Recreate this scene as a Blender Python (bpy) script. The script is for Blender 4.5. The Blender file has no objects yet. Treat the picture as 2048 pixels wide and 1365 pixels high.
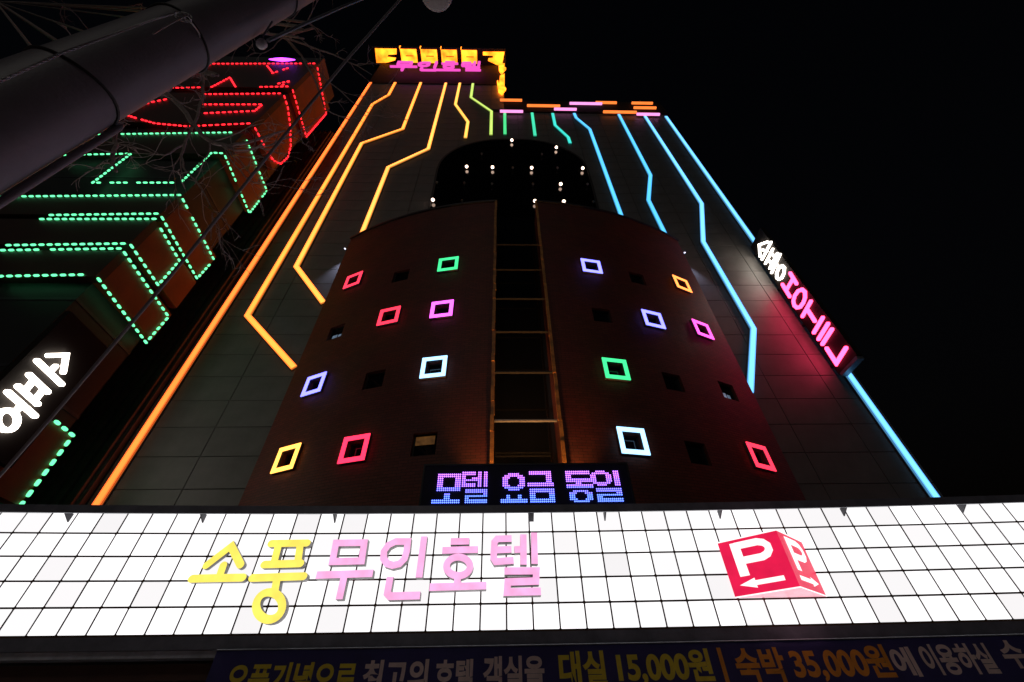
import bpy, math, random
from mathutils import Vector, Matrix, Quaternion
random.seed(7)
SC = bpy.context.scene
COL = SC.collection
R = math.radians

# ------------------------------------------------------------------ camera
CAM_H = 1.6
FPX, PITCH, YAW, ROLL = 850.0, R(43.04), R(2.0), R(-1.36)     # focal length in pixels of a 2048 px wide picture
_fw = Vector((math.sin(YAW)*math.cos(PITCH), math.cos(YAW)*math.cos(PITCH), math.sin(PITCH)))
_r0 = Vector((math.cos(YAW), -math.sin(YAW), 0)); _u0 = _r0.cross(_fw)
_rt = math.cos(ROLL)*_r0 + math.sin(ROLL)*_u0
_up = -math.sin(ROLL)*_r0 + math.cos(ROLL)*_u0
CAMLOC = Vector((0, 0, CAM_H))
cam = bpy.data.cameras.new('camera'); co = bpy.data.objects.new('camera', cam); COL.objects.link(co)
cam.sensor_width = 36; cam.lens = FPX*36/2048; cam.clip_start = 0.05; cam.clip_end = 3000
M = Matrix((_rt, _up, -_fw)).transposed().to_4x4(); M.translation = CAMLOC
co.matrix_world = M
SC.camera = co

# ------------------------------------------------------------------ world, fill sun, exposure
FILL_EL, FILL_AZ = R(38), R(200)
w = bpy.data.worlds.new('World'); SC.world = w; w.use_nodes = True
nt = w.node_tree; bg = nt.nodes['Background']
sky = nt.nodes.new('ShaderNodeTexSky'); sky.sky_type = 'NISHITA'; sky.sun_disc = False
sky.sun_elevation = R(-4); sky.sun_rotation = FILL_AZ
nt.links.new(sky.outputs[0], bg.inputs[0]); bg.inputs[1].default_value = 0.07
sl = bpy.data.lights.new('fill_sun', 'SUN'); so = bpy.data.objects.new('fill_sun', sl); COL.objects.link(so)  # weak sun added as fill for the facade and banner, no moon in view
sl.energy = 0.08; sl.angle = R(10); sl.color = (1.0, .93, .85)
so.rotation_euler = Vector((0.20, 0.80, -0.56)).to_track_quat('-Z', 'Y').to_euler()
vs = SC.view_settings; vs.view_transform = 'Standard'; vs.look = 'None'; vs.exposure = 0; vs.gamma = 1
vs.use_curve_mapping = False
SC.cycles.use_denoising = True
SC.cycles.max_bounces = 6; SC.cycles.diffuse_bounces = 3; SC.cycles.glossy_bounces = 3
SC.cycles.sample_clamp_indirect = 4.0

# measuring helpers: a sight line of the photograph met with a plane of the place
def sight(x, y): return _fw + _rt*((x-1024)/FPX) + _up*((682.5-y)/FPX)
def atY(x, y, Y): d = sight(x, y); return CAMLOC + d*(Y/d.y)
def atX(x, y, X): d = sight(x, y); return CAMLOC + d*(X/d.x)
def atZ(x, y, Z): d = sight(x, y); return CAMLOC + d*((Z-CAM_H)/d.z)

# ------------------------------------------------------------------ materials
MATS = {}
def principled(name, col, rough=.6, metal=0.0, noise=0.0, scale=5.0, bump=0.0, bscale=40.0, spec=None):
    m = bpy.data.materials.new(name); m.use_nodes = True; t = m.node_tree; b = t.nodes['Principled BSDF']
    b.inputs['Base Color'].default_value = (*col, 1); b.inputs['Roughness'].default_value = rough
    b.inputs['Metallic'].default_value = metal
    if spec is not None: b.inputs['Specular IOR Level'].default_value = spec
    tc = t.nodes.new('ShaderNodeTexCoord')
    if noise:
        n = t.nodes.new('ShaderNodeTexNoise'); n.inputs['Scale'].default_value = scale; n.inputs['Detail'].default_value = 8
        n.inputs['Roughness'].default_value = .65
        t.links.new(tc.outputs['Object'], n.inputs['Vector'])
        r = t.nodes.new('ShaderNodeValToRGB')
        r.color_ramp.elements[0].position = .3; r.color_ramp.elements[1].position = .7
        r.color_ramp.elements[0].color = (*[c*(1-noise) for c in col], 1)
        r.color_ramp.elements[1].color = (*[min(1, c*(1+noise)) for c in col], 1)
        t.links.new(n.outputs['Fac'], r.inputs[0]); t.links.new(r.outputs[0], b.inputs['Base Color'])
        mr = t.nodes.new('ShaderNodeMapRange'); mr.inputs[3].default_value = max(.02, rough-.15*noise*2); mr.inputs[4].default_value = min(1, rough+.15*noise*2)
        t.links.new(n.outputs['Fac'], mr.inputs[0]); t.links.new(mr.outputs[0], b.inputs['Roughness'])
    if bump:
        n2 = t.nodes.new('ShaderNodeTexNoise'); n2.inputs['Scale'].default_value = bscale; n2.inputs['Detail'].default_value = 6
        t.links.new(tc.outputs['Object'], n2.inputs['Vector'])
        bp = t.nodes.new('ShaderNodeBump'); bp.inputs['Strength'].default_value = bump; bp.inputs['Distance'].default_value = .02
        t.links.new(n2.outputs['Fac'], bp.inputs['Height']); t.links.new(bp.outputs[0], b.inputs['Normal'])
    MATS[name] = m; return m
def glow(name, col, strength=1.0, uneven=0.0, scale=1.5):
    """a lit, light-giving surface: frosted acrylic over lamps, or light put into other parts"""
    m = bpy.data.materials.new(name); m.use_nodes = True; t = m.node_tree; b = t.nodes['Principled BSDF']
    mx = max(col); b.inputs['Base Color'].default_value = (*[.12*c/mx for c in col], 1); b.inputs['Roughness'].default_value = .45
    b.inputs['Emission Color'].default_value = (*col, 1); b.inputs['Emission Strength'].default_value = strength
    if uneven:
        tc = t.nodes.new('ShaderNodeTexCoord'); n = t.nodes.new('ShaderNodeTexNoise'); n.inputs['Scale'].default_value = scale
        n.inputs['Detail'].default_value = 3
        t.links.new(tc.outputs['Object'], n.inputs['Vector'])
        mr = t.nodes.new('ShaderNodeMapRange'); mr.inputs[1].default_value = .3; mr.inputs[2].default_value = .7
        mr.inputs[3].default_value = strength*(1-uneven); mr.inputs[4].default_value = strength*(1+uneven)
        t.links.new(n.outputs['Fac'], mr.inputs[0]); t.links.new(mr.outputs[0], b.inputs['Emission Strength'])
    MATS[name] = m; return m

principled('asphalt', (.05, .05, .052), .8, noise=.35, scale=3, bump=.5, bscale=120)
principled('paving', (.42, .41, .40), .75, noise=.2, scale=6, bump=.3)
principled('panel', (.195, .188, .178), .5, noise=.16, scale=.9, bump=.08, bscale=25)
principled('joint', (.03, .03, .03), .9)
principled('groove', (.012, .008, .006), .9)
principled('tilegroove', (.10, .045, .022), .9)
principled('blackmetal', (.02, .02, .022), .55, noise=.3, scale=4)
principled('darkmetal', (.06, .06, .068), .5, .3, noise=.35, scale=3)
principled('greymetal', (.24, .25, .28), .4, .5, noise=.3, scale=6)
principled('palemetal', (.62, .64, .72), .35, .3, noise=.35, scale=2)
principled('railmetal', (.20, .205, .25), .45, .2, noise=.25, scale=3)
principled('darkglass', (.006, .007, .009), .06, spec=.6)
principled('archglass', (.002, .002, .002), .09, spec=.3)
principled('roomdark', (.03, .025, .03), .8)
glow('curtain_glow', (.07, .03, .008), 1.0, .5, 6)  # room light put into this sheet's own emission
glow('blind_glow', (.10, .14, .20), 1.0, .4, 6)  # pale light on the pane put into the sheet's own emission
principled('copper', (.85, .32, .08), .5, .0, noise=.5, scale=3, bump=.3, bscale=14)
principled('concrete', (.20, .18, .205), .5, noise=.14, scale=5, bump=.10, bscale=60, spec=.8)
principled('strap', (.02, .02, .022), .6)
principled('steelrope', (.35, .34, .34), .45, .6, bump=.4, bscale=80)
principled('cable', (.24, .225, .24), .6)
principled('porcelain', (.6, .58, .62), .2)
principled('lamppaint', (.55, .5, .48), .5, noise=.15, scale=20)
principled('bark', (.48, .40, .37), .9, noise=.4, scale=20, bump=.6, bscale=60)
principled('leaf', (.42, .26, .05), .6, noise=.3, scale=30)
principled('orangeface', (.30, .070, .018), .55, noise=.35, scale=.7, bump=.1, bscale=8)  # orange tone, side slabs only
principled('darkbrown', (.07, .028, .018), .6, noise=.3, scale=1.2)  # dark brown tone, front slabs and lower beam
principled('letterside', (.38, .37, .37), .5, noise=.08, scale=8)
principled('boardhaze', (.006, .005, .03), .7)  # blue LED haze put into the board's dark colour
principled('bannercloth', (.040, .032, .145), .75, noise=.18, scale=2.5, bump=.2, bscale=6)
principled('inkyellow', (.80, .62, .05), .75, noise=.12, scale=5)
principled('inkpink', (.80, .62, .58), .75, noise=.12, scale=5)
principled('inkorange', (.85, .33, .04), .75, noise=.12, scale=5)
principled('ribmetal', (.11, .10, .10), .6, .2, noise=.3, scale=3)

def bay_mat():
    m = bpy.data.materials.new('baytile'); m.use_nodes = True; t = m.node_tree; b = t.nodes['Principled BSDF']
    uv = t.nodes.new('ShaderNodeUVMap')
    br = t.nodes.new('ShaderNodeTexBrick'); br.inputs['Scale'].default_value = 1.0
    br.inputs['Brick Width'].default_value = .30; br.inputs['Row Height'].default_value = .10; br.inputs['Mortar Size'].default_value = .008
    br.inputs['Color1'].default_value = (.36, .085, .055, 1); br.inputs['Color2'].default_value = (.27, .065, .045, 1)
    br.inputs['Mortar'].default_value = (.10, .04, .03, 1)
    t.links.new(uv.outputs[0], br.inputs['Vector'])
    n = t.nodes.new('ShaderNodeTexNoise'); n.inputs['Scale'].default_value = .6; n.inputs['Detail'].default_value = 6
    t.links.new(uv.outputs[0], n.inputs['Vector'])
    mx = t.nodes.new('ShaderNodeMix'); mx.data_type = 'RGBA'; mx.blend_type = 'MULTIPLY'; mx.inputs[0].default_value = .6
    t.links.new(br.outputs['Color'], mx.inputs[6]); t.links.new(n.outputs['Color'], mx.inputs[7]); t.links.new(mx.outputs[2], b.inputs['Base Color'])
    bp = t.nodes.new('ShaderNodeBump'); bp.inputs['Strength'].default_value = .5; bp.inputs['Distance'].default_value = .01; bp.invert = True
    t.links.new(br.outputs['Fac'], bp.inputs['Height']); t.links.new(bp.outputs[0], b.inputs['Normal'])
    b.inputs['Roughness'].default_value = .6; MATS['baytile'] = m
bay_mat()

# ------------------------------------------------------------------ mesh helpers
class MB:
    def __init__(s): s.v = []; s.f = []; s.uv = {}
    def add(s, vs, fs):
        o = len(s.v); s.v += [tuple(p) for p in vs]; s.f += [tuple(i+o for i in q) for q in fs]; return o
    def box(s, x0, x1, y0, y1, z0, z1):
        s.add([(x0,y0,z0),(x1,y0,z0),(x1,y1,z0),(x0,y1,z0),(x0,y0,z1),(x1,y0,z1),(x1,y1,z1),(x0,y1,z1)],
              [(0,3,2,1),(4,5,6,7),(0,1,5,4),(1,2,6,5),(2,3,7,6),(3,0,4,7)]); return s
    def prism(s, bottom, top):
        n = len(bottom); s.add(list(bottom)+list(top), [tuple(range(n-1,-1,-1)), tuple(range(n, 2*n))] + [(i,(i+1)%n,n+(i+1)%n,n+i) for i in range(n)]); return s
    def tube(s, pts, rad, seg=8, caps=True):
        pts = [Vector(p) for p in pts]; n = len(pts); rings = []
        if not hasattr(rad, '__len__'): rad = [rad]*n
        ref = None
        for i, p in enumerate(pts):
            d = (pts[min(i+1,n-1)] - pts[max(i-1,0)]).normalized()
            if ref is None: ref = d.orthogonal().normalized()
            ref = (ref - d*ref.dot(d)); ref = ref.normalized() if ref.length > 1e-6 else d.orthogonal().normalized()
            b = d.cross(ref)
            rings.append([p + (ref*math.cos(a) + b*math.sin(a))*rad[i] for a in (2*math.pi*k/seg for k in range(seg))])
        vs = [q for r in rings for q in r]; fs = []
        for i in range(n-1):
            for k in range(seg):
                k2 = (k+1) % seg; fs.append((i*seg+k, i*seg+k2, (i+1)*seg+k2, (i+1)*seg+k))
        if caps: fs += [tuple(range(seg-1,-1,-1)), tuple(range((n-1)*seg, n*seg))]
        s.add(vs, fs); return s
    def lathe(s, c, prof, seg=24, axis=Vector((0,0,1))):
        q = Vector((0,0,1)).rotation_difference(axis); c = Vector(c); vs = []; fs = []
        for r, z in prof:
            vs += [c + q @ Vector((r*math.cos(a), r*math.sin(a), z)) for a in (2*math.pi*k/seg for k in range(seg))]
        n = len(prof)
        for i in range(n-1):
            for k in range(seg):
                k2 = (k+1) % seg; fs.append((i*seg+k, i*seg+k2, (i+1)*seg+k2, (i+1)*seg+k))
        fs += [tuple(range(seg-1,-1,-1)), tuple(range((n-1)*seg, n*seg))]
        s.add(vs, fs); return s
    def build(s, name, mat, parent=None, smooth=False, bevel=0):
        me = bpy.data.meshes.new(name); me.from_pydata(s.v, [], s.f); me.update()
        me.materials.append(MATS[mat] if isinstance(mat, str) else mat)
        if smooth:
            for p in me.polygons: p.use_smooth = True
        o = bpy.data.objects.new(name, me); COL.objects.link(o)
        if parent is not None: o.parent = parent; o.matrix_parent_inverse = parent.matrix_world.inverted()
        if bevel:
            b = o.modifiers.new('bevel', 'BEVEL'); b.width = bevel; b.segments = 2; b.limit_method = 'ANGLE'
        return o
def tag(o, label=None, cat=None, group=None, kind=None):
    if label: o['label'] = label
    if cat: o['category'] = cat
    if group: o['group'] = group
    if kind: o['kind'] = kind
    return o
def thing(name, loc, label, cat, group=None):
    o = bpy.data.objects.new(name, None); o.empty_display_size = .2; COL.objects.link(o)
    o.matrix_world = Matrix.Translation(Vector(loc)); return tag(o, label, cat, group)

class Plane:
    """a drawing plane in the place: origin, reader's right, up, outward normal"""
    def __init__(s, o, u, v, n): s.o, s.u, s.v, s.n = Vector(o), Vector(u), Vector(v), Vector(n)
    def pt(s, a, b, c=0): return s.o + s.u*a + s.v*b + s.n*c
    def px(s, x, y):
        d = sight(x, y); t = (s.o-CAMLOC).dot(s.n)/d.dot(s.n); p = CAMLOC + d*t - s.o
        return (p.dot(s.u), p.dot(s.v))
def stroke_outline(pts, w, closed=False, cap='round'):
    """centre line -> list of quads (2D) and outline loops"""
    P = [Vector(p) for p in pts]; n = len(P); L = []; Rr = []
    for i in range(n):
        if closed: a, b = P[i]-P[i-1], P[(i+1)%n]-P[i]
        else: a = P[i]-P[i-1] if i > 0 else P[1]-P[0]; b = P[i+1]-P[i] if i < n-1 else P[-1]-P[-2]
        a = a.normalized(); b = b.normalized()
        na, nb = Vector((-a.y, a.x)), Vector((-b.y, b.x)); m = (na+nb)
        m = m.normalized() if m.length > 1e-6 else na
        k = min(1/max(m.dot(na), .35), 2.2)*w/2
        L.append(P[i]+m*k); Rr.append(P[i]-m*k)
    polys = []
    for i in range(n if closed else n-1):
        j = (i+1) % n; polys.append([L[i], Rr[i], Rr[j], L[j]])
    if closed: return polys, [L, Rr[::-1]]
    def capf(c, d, frm):
        out = []
        if cap == 'round':
            a0 = math.atan2((frm-c).y, (frm-c).x)
            for k in range(1, 8): a = a0 + math.pi*k/8; out.append(c + Vector((math.cos(a), math.sin(a)))*w/2)
        return out
    e = capf(P[-1], 1, Rr[-1]); st = capf(P[0], -1, L[0])
    if e: polys.append([Rr[-1]] + e + [L[-1]])
    if st: polys.append([L[0]] + st + [Rr[0]])
    return polys, [Rr + e + L[::-1] + st]
def stroke(face, side, pl, pts, w, n0, n1, closed=False, cap='round'):
    polys, loops = stroke_outline(pts, w, closed, cap)
    for q in polys: face.add([pl.pt(p.x, p.y, n1) for p in q], [tuple(range(len(q)))])
    for lp in loops:
        k = len(lp); side.add([pl.pt(p.x, p.y, n0) for p in lp] + [pl.pt(p.x, p.y, n1) for p in lp], [(i,(i+1)%k,k+(i+1)%k,k+i) for i in range(k)])
def ellipse(cx, cy, rx, ry, n=28, rot=0): return [(cx+rx*math.cos(a)*math.cos(rot)-ry*math.sin(a)*math.sin(rot), cy+rx*math.cos(a)*math.sin(rot)+ry*math.sin(a)*math.cos(rot)) for a in (2*math.pi*k/n for k in range(n))]

# ================================================================== SETTING
g = MB().box(-300, 300, -300, 300, -.3, 0).build('street', 'asphalt'); tag(g, kind='structure')
g = MB().box(-40, 40, -1.5, 40, 0.004, .13).build('pavement', 'paving'); tag(g, kind='structure')  # out of view; widened and kept pale to bounce light up at the banner
g = MB().box(-40, 40, -1.7, -1.502, 0.002, .15).build('kerb', 'concrete'); tag(g, kind='structure')
g = MB().box(-40, 40, -16, -10, 0.004, .13).build('pavement', 'paving'); tag(g, kind='structure')

# ================================================================== MOTEL BUILDING
FY = 15.0
motel = thing('motel_building', (0.9, FY, .13), 'tall grey panelled motel with a curved dark red bay above the lit sign band', 'building')
XL, XR, XM = -14.45, 16.25, .30
ZR, ZL, ZTOP = 46.0, 54.15, 61.6
b = MB(); b.box(XL, XR, FY+.06, FY+14, .13, ZR-.02); b.box(XL, XM, FY+.06, FY+14, ZR-.02, ZTOP); b.build('facade_wall', 'joint', motel)
# the bay in plan: an arc
BX, BR = .87, 20.0; BY = 11.75 + BR
S_END = BR*math.asin(9.6/BR)
def bay(s, z, out=0.0):
    a = s/BR; r = BR+out; return Vector((BX + r*math.sin(a), BY - r*math.cos(a), z))
Z_RIM = 23.0
ARCH = [atY(x, y, 14.9) for x, y in [(859,423),(869,383),(879.5,331.5),(902,307),(935,291.5),(984,282),(1045,281),(1097,288.5),(1138,305),(1166.6,327.4),(1181,368),(1189,417.7)]]
# panels
pw, ph, gap = 2.6, 1.285, .022
def sharedbox(w_, h_, name, mat, d=.055):
    me = bpy.data.meshes.new(name); e = .006
    vs = [(0,d,0),(w_,d,0),(w_,d,h_),(0,d,h_),(0,e,0),(w_,e,0),(w_,e,h_),(0,e,h_),(e,0,e),(w_-e,0,e),(w_-e,0,h_-e),(e,0,h_-e)]
    fs = [(0,1,5,4),(1,2,6,5),(2,3,7,6),(3,0,4,7),(4,5,9,8),(5,6,10,9),(6,7,11,10),(7,4,8,11),(8,9,10,11),(3,2,1,0)]
    me.from_pydata(vs, [], fs); me.materials.append(MATS[mat]); return me
pcache = {}
xs = [XL] + [-14.03-pw*0+pw*k for k in range(1, 12)] ; xs = [x for x in xs if x < XR-.4] + [XR]
z0 = 6.73 + CAM_H - 3*ph
zs = [z0+ph*k for k in range(-1, 50)]
for i in range(len(xs)-1):
    for j in range(len(zs)-1):
        x0, x1, za, zb = xs[i], xs[i+1], zs[j], zs[j+1]
        ztop = ZL if x1 <= XM+.1 else ZR
        if x0 < XM < x1-.1 and za > ZR-.3: x1 = XM; ztop = ZL
        if za > ztop-.3: continue
        zb = min(zb, ztop)
        if zb < 5.2: continue
        if x0 > BX-9.5 and x1 < BX+9.5 and zb < Z_RIM-.4: continue
        if x0 > -4.5 and x1 < 6.0 and zb < 35: continue
        key = (round(x1-x0, 3), round(zb-za, 3))
        if key not in pcache: pcache[key] = sharedbox(x1-x0-gap, zb-za-gap, 'panel', 'panel')
        o = bpy.data.objects.new('panel', pcache[key]); COL.objects.link(o)
        o.parent = motel; o.matrix_parent_inverse = motel.matrix_world.inverted()
        o.location = (x0+gap/2, FY + random.uniform(-.002, .003), za+gap/2)
        o.rotation_euler = (random.uniform(-.0012, .0012), 0, random.uniform(-.0012, .0012))
# parapets, dark penthouse band
MB().box(XM+.02, XR+.08, FY-.10, FY+.5, ZR+.012, ZR+3.1).build('parapet', 'groove', motel)
MB().box(XL-.05, XM+.01, FY-.08, FY+.5, ZL+.012, ZTOP-.02).build('penthouse_wall', 'groove', motel)

# windows of the bay: (arc position, height, frame colour or None)
LEDC = {'red': (2.3, .075, .16), 'green': (.08, 1.25, .42), 'magenta': (2.4, .28, 2.3), 'blue': (.62, .62, 4.2), 'ice': (.85, 1.7, 2.6), 'yellow': (3.2, 1.35, .22), 'orange': (3.0, .75, .16), 'rose': (2.7, .07, .20), 'pink': (2.8, .20, 1.5)}
for k, c in LEDC.items(): glow('led_'+k, c, 1.0, .06, 3)
def bayhit(x, y):
    d = sight(x, y); a = d.x**2+d.y**2; bb = -2*(d.x*BX+d.y*BY); c = BX**2+BY**2-BR**2
    t = (-bb-math.sqrt(bb*bb-4*a*c))/(2*a); p = CAMLOC+d*t
    return BR*math.atan2(p.x-BX, BY-p.y), p.z
WINS = []
for x, y, c in [(896,532,'green'),(800,552,None),(702,566,'red'),(882,622,'magenta'),(772,637,'red'),(672,664,'blind_glow'),(865,738,'ice'),(745,760,None),(627,773,'blue'),(847,888,'curtain_glow'),(701,902,'rose'),(570,921,'yellow'),
                (1182,536,'blue'),(1270,556,None),(1362,571,'orange'),(1200,630,None),(1305,642,'blue'),(1400,661,'pink'),(1226,741,'green'),(1340,763,None),(1442,778,'blind_glow'),(1262,885,'ice'),(1385,905,None),(1517,916,'red')]:
    s, z = bayhit(x, y); sg = 1 if s > 0 else -1
    WINS.append((s, z, c, 2 if abs(s) > 7.0 else 1 if abs(s) > 4.55 else 0))
colmean = [sum(abs(w_[0]) for w_ in WINS if w_[3] == k)/sum(1 for w_ in WINS if w_[3] == k) for k in range(3)]
WINS = [(math.copysign(colmean[k], s), z, c) for s, z, c, k in WINS]
SLOT = [-1.16, 1.03]                                  # the dark slot between the two halves of the bay
RECT = [(s-hw, s+hw, z-hw, z+hw) for s, z, c in WINS for hw in [(.31 if c in LEDC else .40)]]
def bay_half(sa, sb):
    mine = [r for r in RECT if r[0] > sa and r[1] < sb]
    ss = sorted(set([sa, sb] + [v for r in mine for v in r[:2]] + [sa+(sb-sa)*k/18 for k in range(1, 18)]))
    zz = sorted(set([4.2, Z_RIM] + [v for r in mine for v in r[2:]]))
    vs = []; fs = []; uvs = []
    for i in range(len(ss)-1):
        for j in range(len(zz)-1):
            ms, mz = (ss[i]+ss[i+1])/2, (zz[j]+zz[j+1])/2
            if any(r[0] < ms < r[1] and r[2] < mz < r[3] for r in mine): continue
            o = len(vs); q = [(ss[i],zz[j]),(ss[i+1],zz[j]),(ss[i+1],zz[j+1]),(ss[i],zz[j+1])]
            vs += [bay(*p) for p in q]; fs.append((o,o+1,o+2,o+3)); uvs += q
    def quad(p, q): 
        o = len(vs); vs.extend(p); fs.append((o,o+1,o+2,o+3)); uvs.extend(q)
    for a, b_, c, d in mine:                           # reveals
        for (s1,z1),(s2,z2) in [((a,c),(b_,c)),((b_,c),(b_,d)),((b_,d),(a,d)),((a,d),(a,c))]:
            quad([bay(s1,z1),bay(s2,z2),bay(s2,z2,-.22),bay(s1,z1,-.22)], [(s1,z1),(s2,z2),(s2+.2,z2+.2),(s1+.2,z1+.2)])
    # top, inner cheek (towards the slot) and outer return
    for i in range(len(ss)-1): quad([bay(ss[i],Z_RIM),bay(ss[i+1],Z_RIM),bay(ss[i+1],Z_RIM,-.5),bay(ss[i],Z_RIM,-.5)], [(ss[i],0),(ss[i+1],0),(ss[i+1],.5),(ss[i],.5)])
    for s, dep in ((sa, 0), (sb, 0)):
        inner = abs(s) < 3
        p0 = bay(s, 4.2); p1 = Vector((p0.x, FY if not inner else p0.y+1.3, 4.2))
        quad([p0, p1, p1+Vector((0,0,Z_RIM-4.2)), p0+Vector((0,0,Z_RIM-4.2))], [(0,4.2),(1.3,4.2),(1.3,Z_RIM),(0,Z_RIM)])
    me = bpy.data.meshes.new('bay_wall'); me.from_pydata([tuple(v) for v in vs], [], fs); me.materials.append(MATS['baytile'])
    ul = me.uv_layers.new(name='UVMap')
    for l in me.loops: ul.data[l.index].uv = uvs[l.vertex_index]
    o = bpy.data.objects.new('bay_wall', me); COL.objects.link(o); o.parent = motel; o.matrix_parent_inverse = motel.matrix_world.inverted(); return o
bay_half(-S_END, SLOT[0]); bay_half(SLOT[1], S_END)
for sa, sb in ((-S_END-.05, SLOT[0]-.02), (SLOT[1]+.02, S_END+.05)):       # coping along the top of the bay
    m = MB(); n = 24
    for k in range(n):
        s1, s2 = sa+(sb-sa)*k/n, sa+(sb-sa)*(k+1)/n
        lo = [bay(s1,Z_RIM+.003,.07), bay(s2,Z_RIM+.003,.07), bay(s2,Z_RIM+.003,-.55), bay(s1,Z_RIM+.003,-.55)]
        m.prism(lo, [p+Vector((0,0,.14)) for p in lo])
    m.build('coping', 'darkmetal', motel)
for (s, z, c), (a, b_, zc, zd) in zip(WINS, RECT):
    c0 = bay(s, z); win = bpy.data.objects.new('window', None); COL.objects.link(win); win.empty_display_size = .2
    win.parent = motel; win.matrix_parent_inverse = motel.matrix_world.inverted(); win.location = c0
    bpy.context.view_layer.update()
    ang = s/BR; U = Vector((math.cos(ang), math.sin(ang), 0)); N = Vector((math.sin(ang), -math.cos(ang), 0))
    pl = Plane(c0, U, (0,0,1), N); hw = (b_-a)/2
    def frame(o_, i_, n0, n1):
        m = MB()
        for (ua,ub,va,vb) in [(-o_,o_,i_,o_),(-o_,o_,-o_,-i_),(-o_,-i_,-i_,i_),(i_,o_,-i_,i_)]:
            q = [(ua,va),(ub,va),(ub,vb),(ua,vb)]
            m.prism([pl.pt(p[0],p[1],n0) for p in q], [pl.pt(p[0],p[1],n1) for p in q])
        return m
    def sheet(h0, v0, h1, v1, n, mat, name):
        MB().prism([pl.pt(h0,v0,n-.012),pl.pt(h1,v0,n-.012),pl.pt(h1,v1,n-.012),pl.pt(h0,v1,n-.012)], [pl.pt(h0,v0,n),pl.pt(h1,v0,n),pl.pt(h1,v1,n),pl.pt(h0,v1,n)]).build(name, mat, win)
    frame(hw-.002, hw-.045, -.20, -.13).build('frame', 'blackmetal', win)
    sheet(-hw+.04, -hw+.04, hw-.04, hw-.04, -.17, 'darkglass', 'pane')
    if c in LEDC:
        frame(.475, .315, .005, .09).build('frame_body', 'greymetal', win)
        fr = frame(.468, .322, .093, .125).build('light_frame', 'led_'+c, win)
        fr['label'] = {'ice':'pale blue white','rose':'deep pink','pink':'pink','blue':'violet blue'}.get(c, c)+' glowing square frame'
    elif c == 'curtain_glow':
        sheet(-hw+.05, .05, hw-.12, hw-.05, -.155, 'curtain_glow', 'curtain_glow'); 
    elif c == 'blind_glow':
        sheet(-.28, -hw+.06, -.02, -.02, -.155, 'blind_glow', 'blind_glow'); sheet(.04, -hw+.06, .2, -.06, -.155, 'blind_glow', 'blind_glow')
# the slot
ul = bpy.data.objects.new('slot_uplight', None); COL.objects.link(ul); ul.parent = motel; ul.matrix_parent_inverse = motel.matrix_world.inverted(); ul.location = (.8, 11.5, 5.4)
bpy.context.view_layer.update()
for xx in (.0, 1.6):
    MB().lathe((xx, 11.52, 5.45), [(.05,-.1),(.09,-.08),(.09,.06),(.07,.06)], 14).build('lamp_can', 'darkmetal', ul)
    MB().lathe((xx, 11.52, 5.52), [(.068,-.01),(.068,.004),(.03,.02)], 14).build('lamp_lens', glow('uplens%d' % int(xx), (3, .9, .2), 2), ul)
    l = bpy.data.lights.new('uplight', 'SPOT'); l.energy = 800; l.color = (1,.42,.12); l.spot_size = R(70); l.spot_blend = .8; l.shadow_soft_size = .05
    lo = bpy.data.objects.new('uplight', l); COL.objects.link(lo); lo.location = (xx, 11.52, 5.56)
    lo.rotation_euler = Vector((-.03 if xx < .5 else .05, .035, 1)).to_track_quat('-Z', 'Y').to_euler(); lo.parent = ul; lo.matrix_parent_inverse = ul.matrix_world.inverted()
p0, p1 = bay(SLOT[0], 0), bay(SLOT[1], 0)
MB().box(p0.x-.3, p1.x+.3, p0.y+1.3, p0.y+1.36, 4.2, Z_RIM+.6).build('slot_glass', 'darkglass', motel)
for s, sg in ((SLOT[0], -1), (SLOT[1], 1)):
    p = bay(s, 0); m = MB()
    zz = [4.3]
    while zz[-1] < Z_RIM: zz.append(min(zz[-1]+random.uniform(.35, .8), Z_RIM+.1))
    for za, zb in zip(zz[:-1], zz[1:]):
        j = random.uniform(-.012, .012); m.box(p.x-.06+j, p.x+.06+j, p.y-.07+j, p.y-.008, za, zb-.004)
    m.build('corner_trim', 'copper', motel)
for y in (842, 745, 664, 598, 540, 490):
    z = atY(985, y, 11.9).z
    hb = .025 if y > 700 else .012; MB().box(p0.x+.07, p1.x-.07, 11.86, 11.96, z-hb, z+hb).build('crossbar', 'greymetal' if y > 800 else 'blackmetal', motel)
    if y == 842: MB().box(p0.x+.07, p1.x-.07, 11.99, 12.05, z+.05, z+.09).build('crossbar', 'greymetal', motel)
# arched dark window above the bay
cen = Vector((.9, 14.9, 30))
def yoff(pts, y): return [Vector((p.x, y, p.z)) for p in pts]
# smooth the outline a little with a Catmull-Rom pass
def catmull(P, n=5):
    out = []
    for i in range(len(P)-1):
        a, b_, c, d = P[max(i-1,0)], P[i], P[i+1], P[min(i+2,len(P)-1)]
        for k in range(n):
            t = k/n; out.append(.5*((2*b_)+(c-a)*t+(2*a-5*b_+4*c-d)*t*t+(3*b_-a-3*c+d)*t**3))
    return out+[P[-1]]
AO = catmull([Vector((-4.72,14.9,22)), Vector((-4.76,14.9,27.5))] + [Vector((p.x,p.y,p.z)) for p in ARCH[1:-1]] + [Vector((6.5,14.9,27.5)), Vector((6.46,14.9,22))])
aw = MB().prism(yoff(AO, 14.86), yoff(AO, 14.985)).build('arch_window', 'archglass', motel)
m = MB()
for a, b_ in zip(AO[:-1], AO[1:]):
    ra, rb = (a-cen), (b_-cen); ra.y = rb.y = 0
    oa, ob = a+ra.normalized()*.16, b_+rb.normalized()*.16
    m.prism([Vector((q.x,14.83,q.z)) for q in (a,b_,ob,oa)], [Vector((q.x,14.99,q.z)) for q in (a,b_,ob,oa)])
fo = m.build('arch_frame', 'blackmetal', aw)
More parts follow.
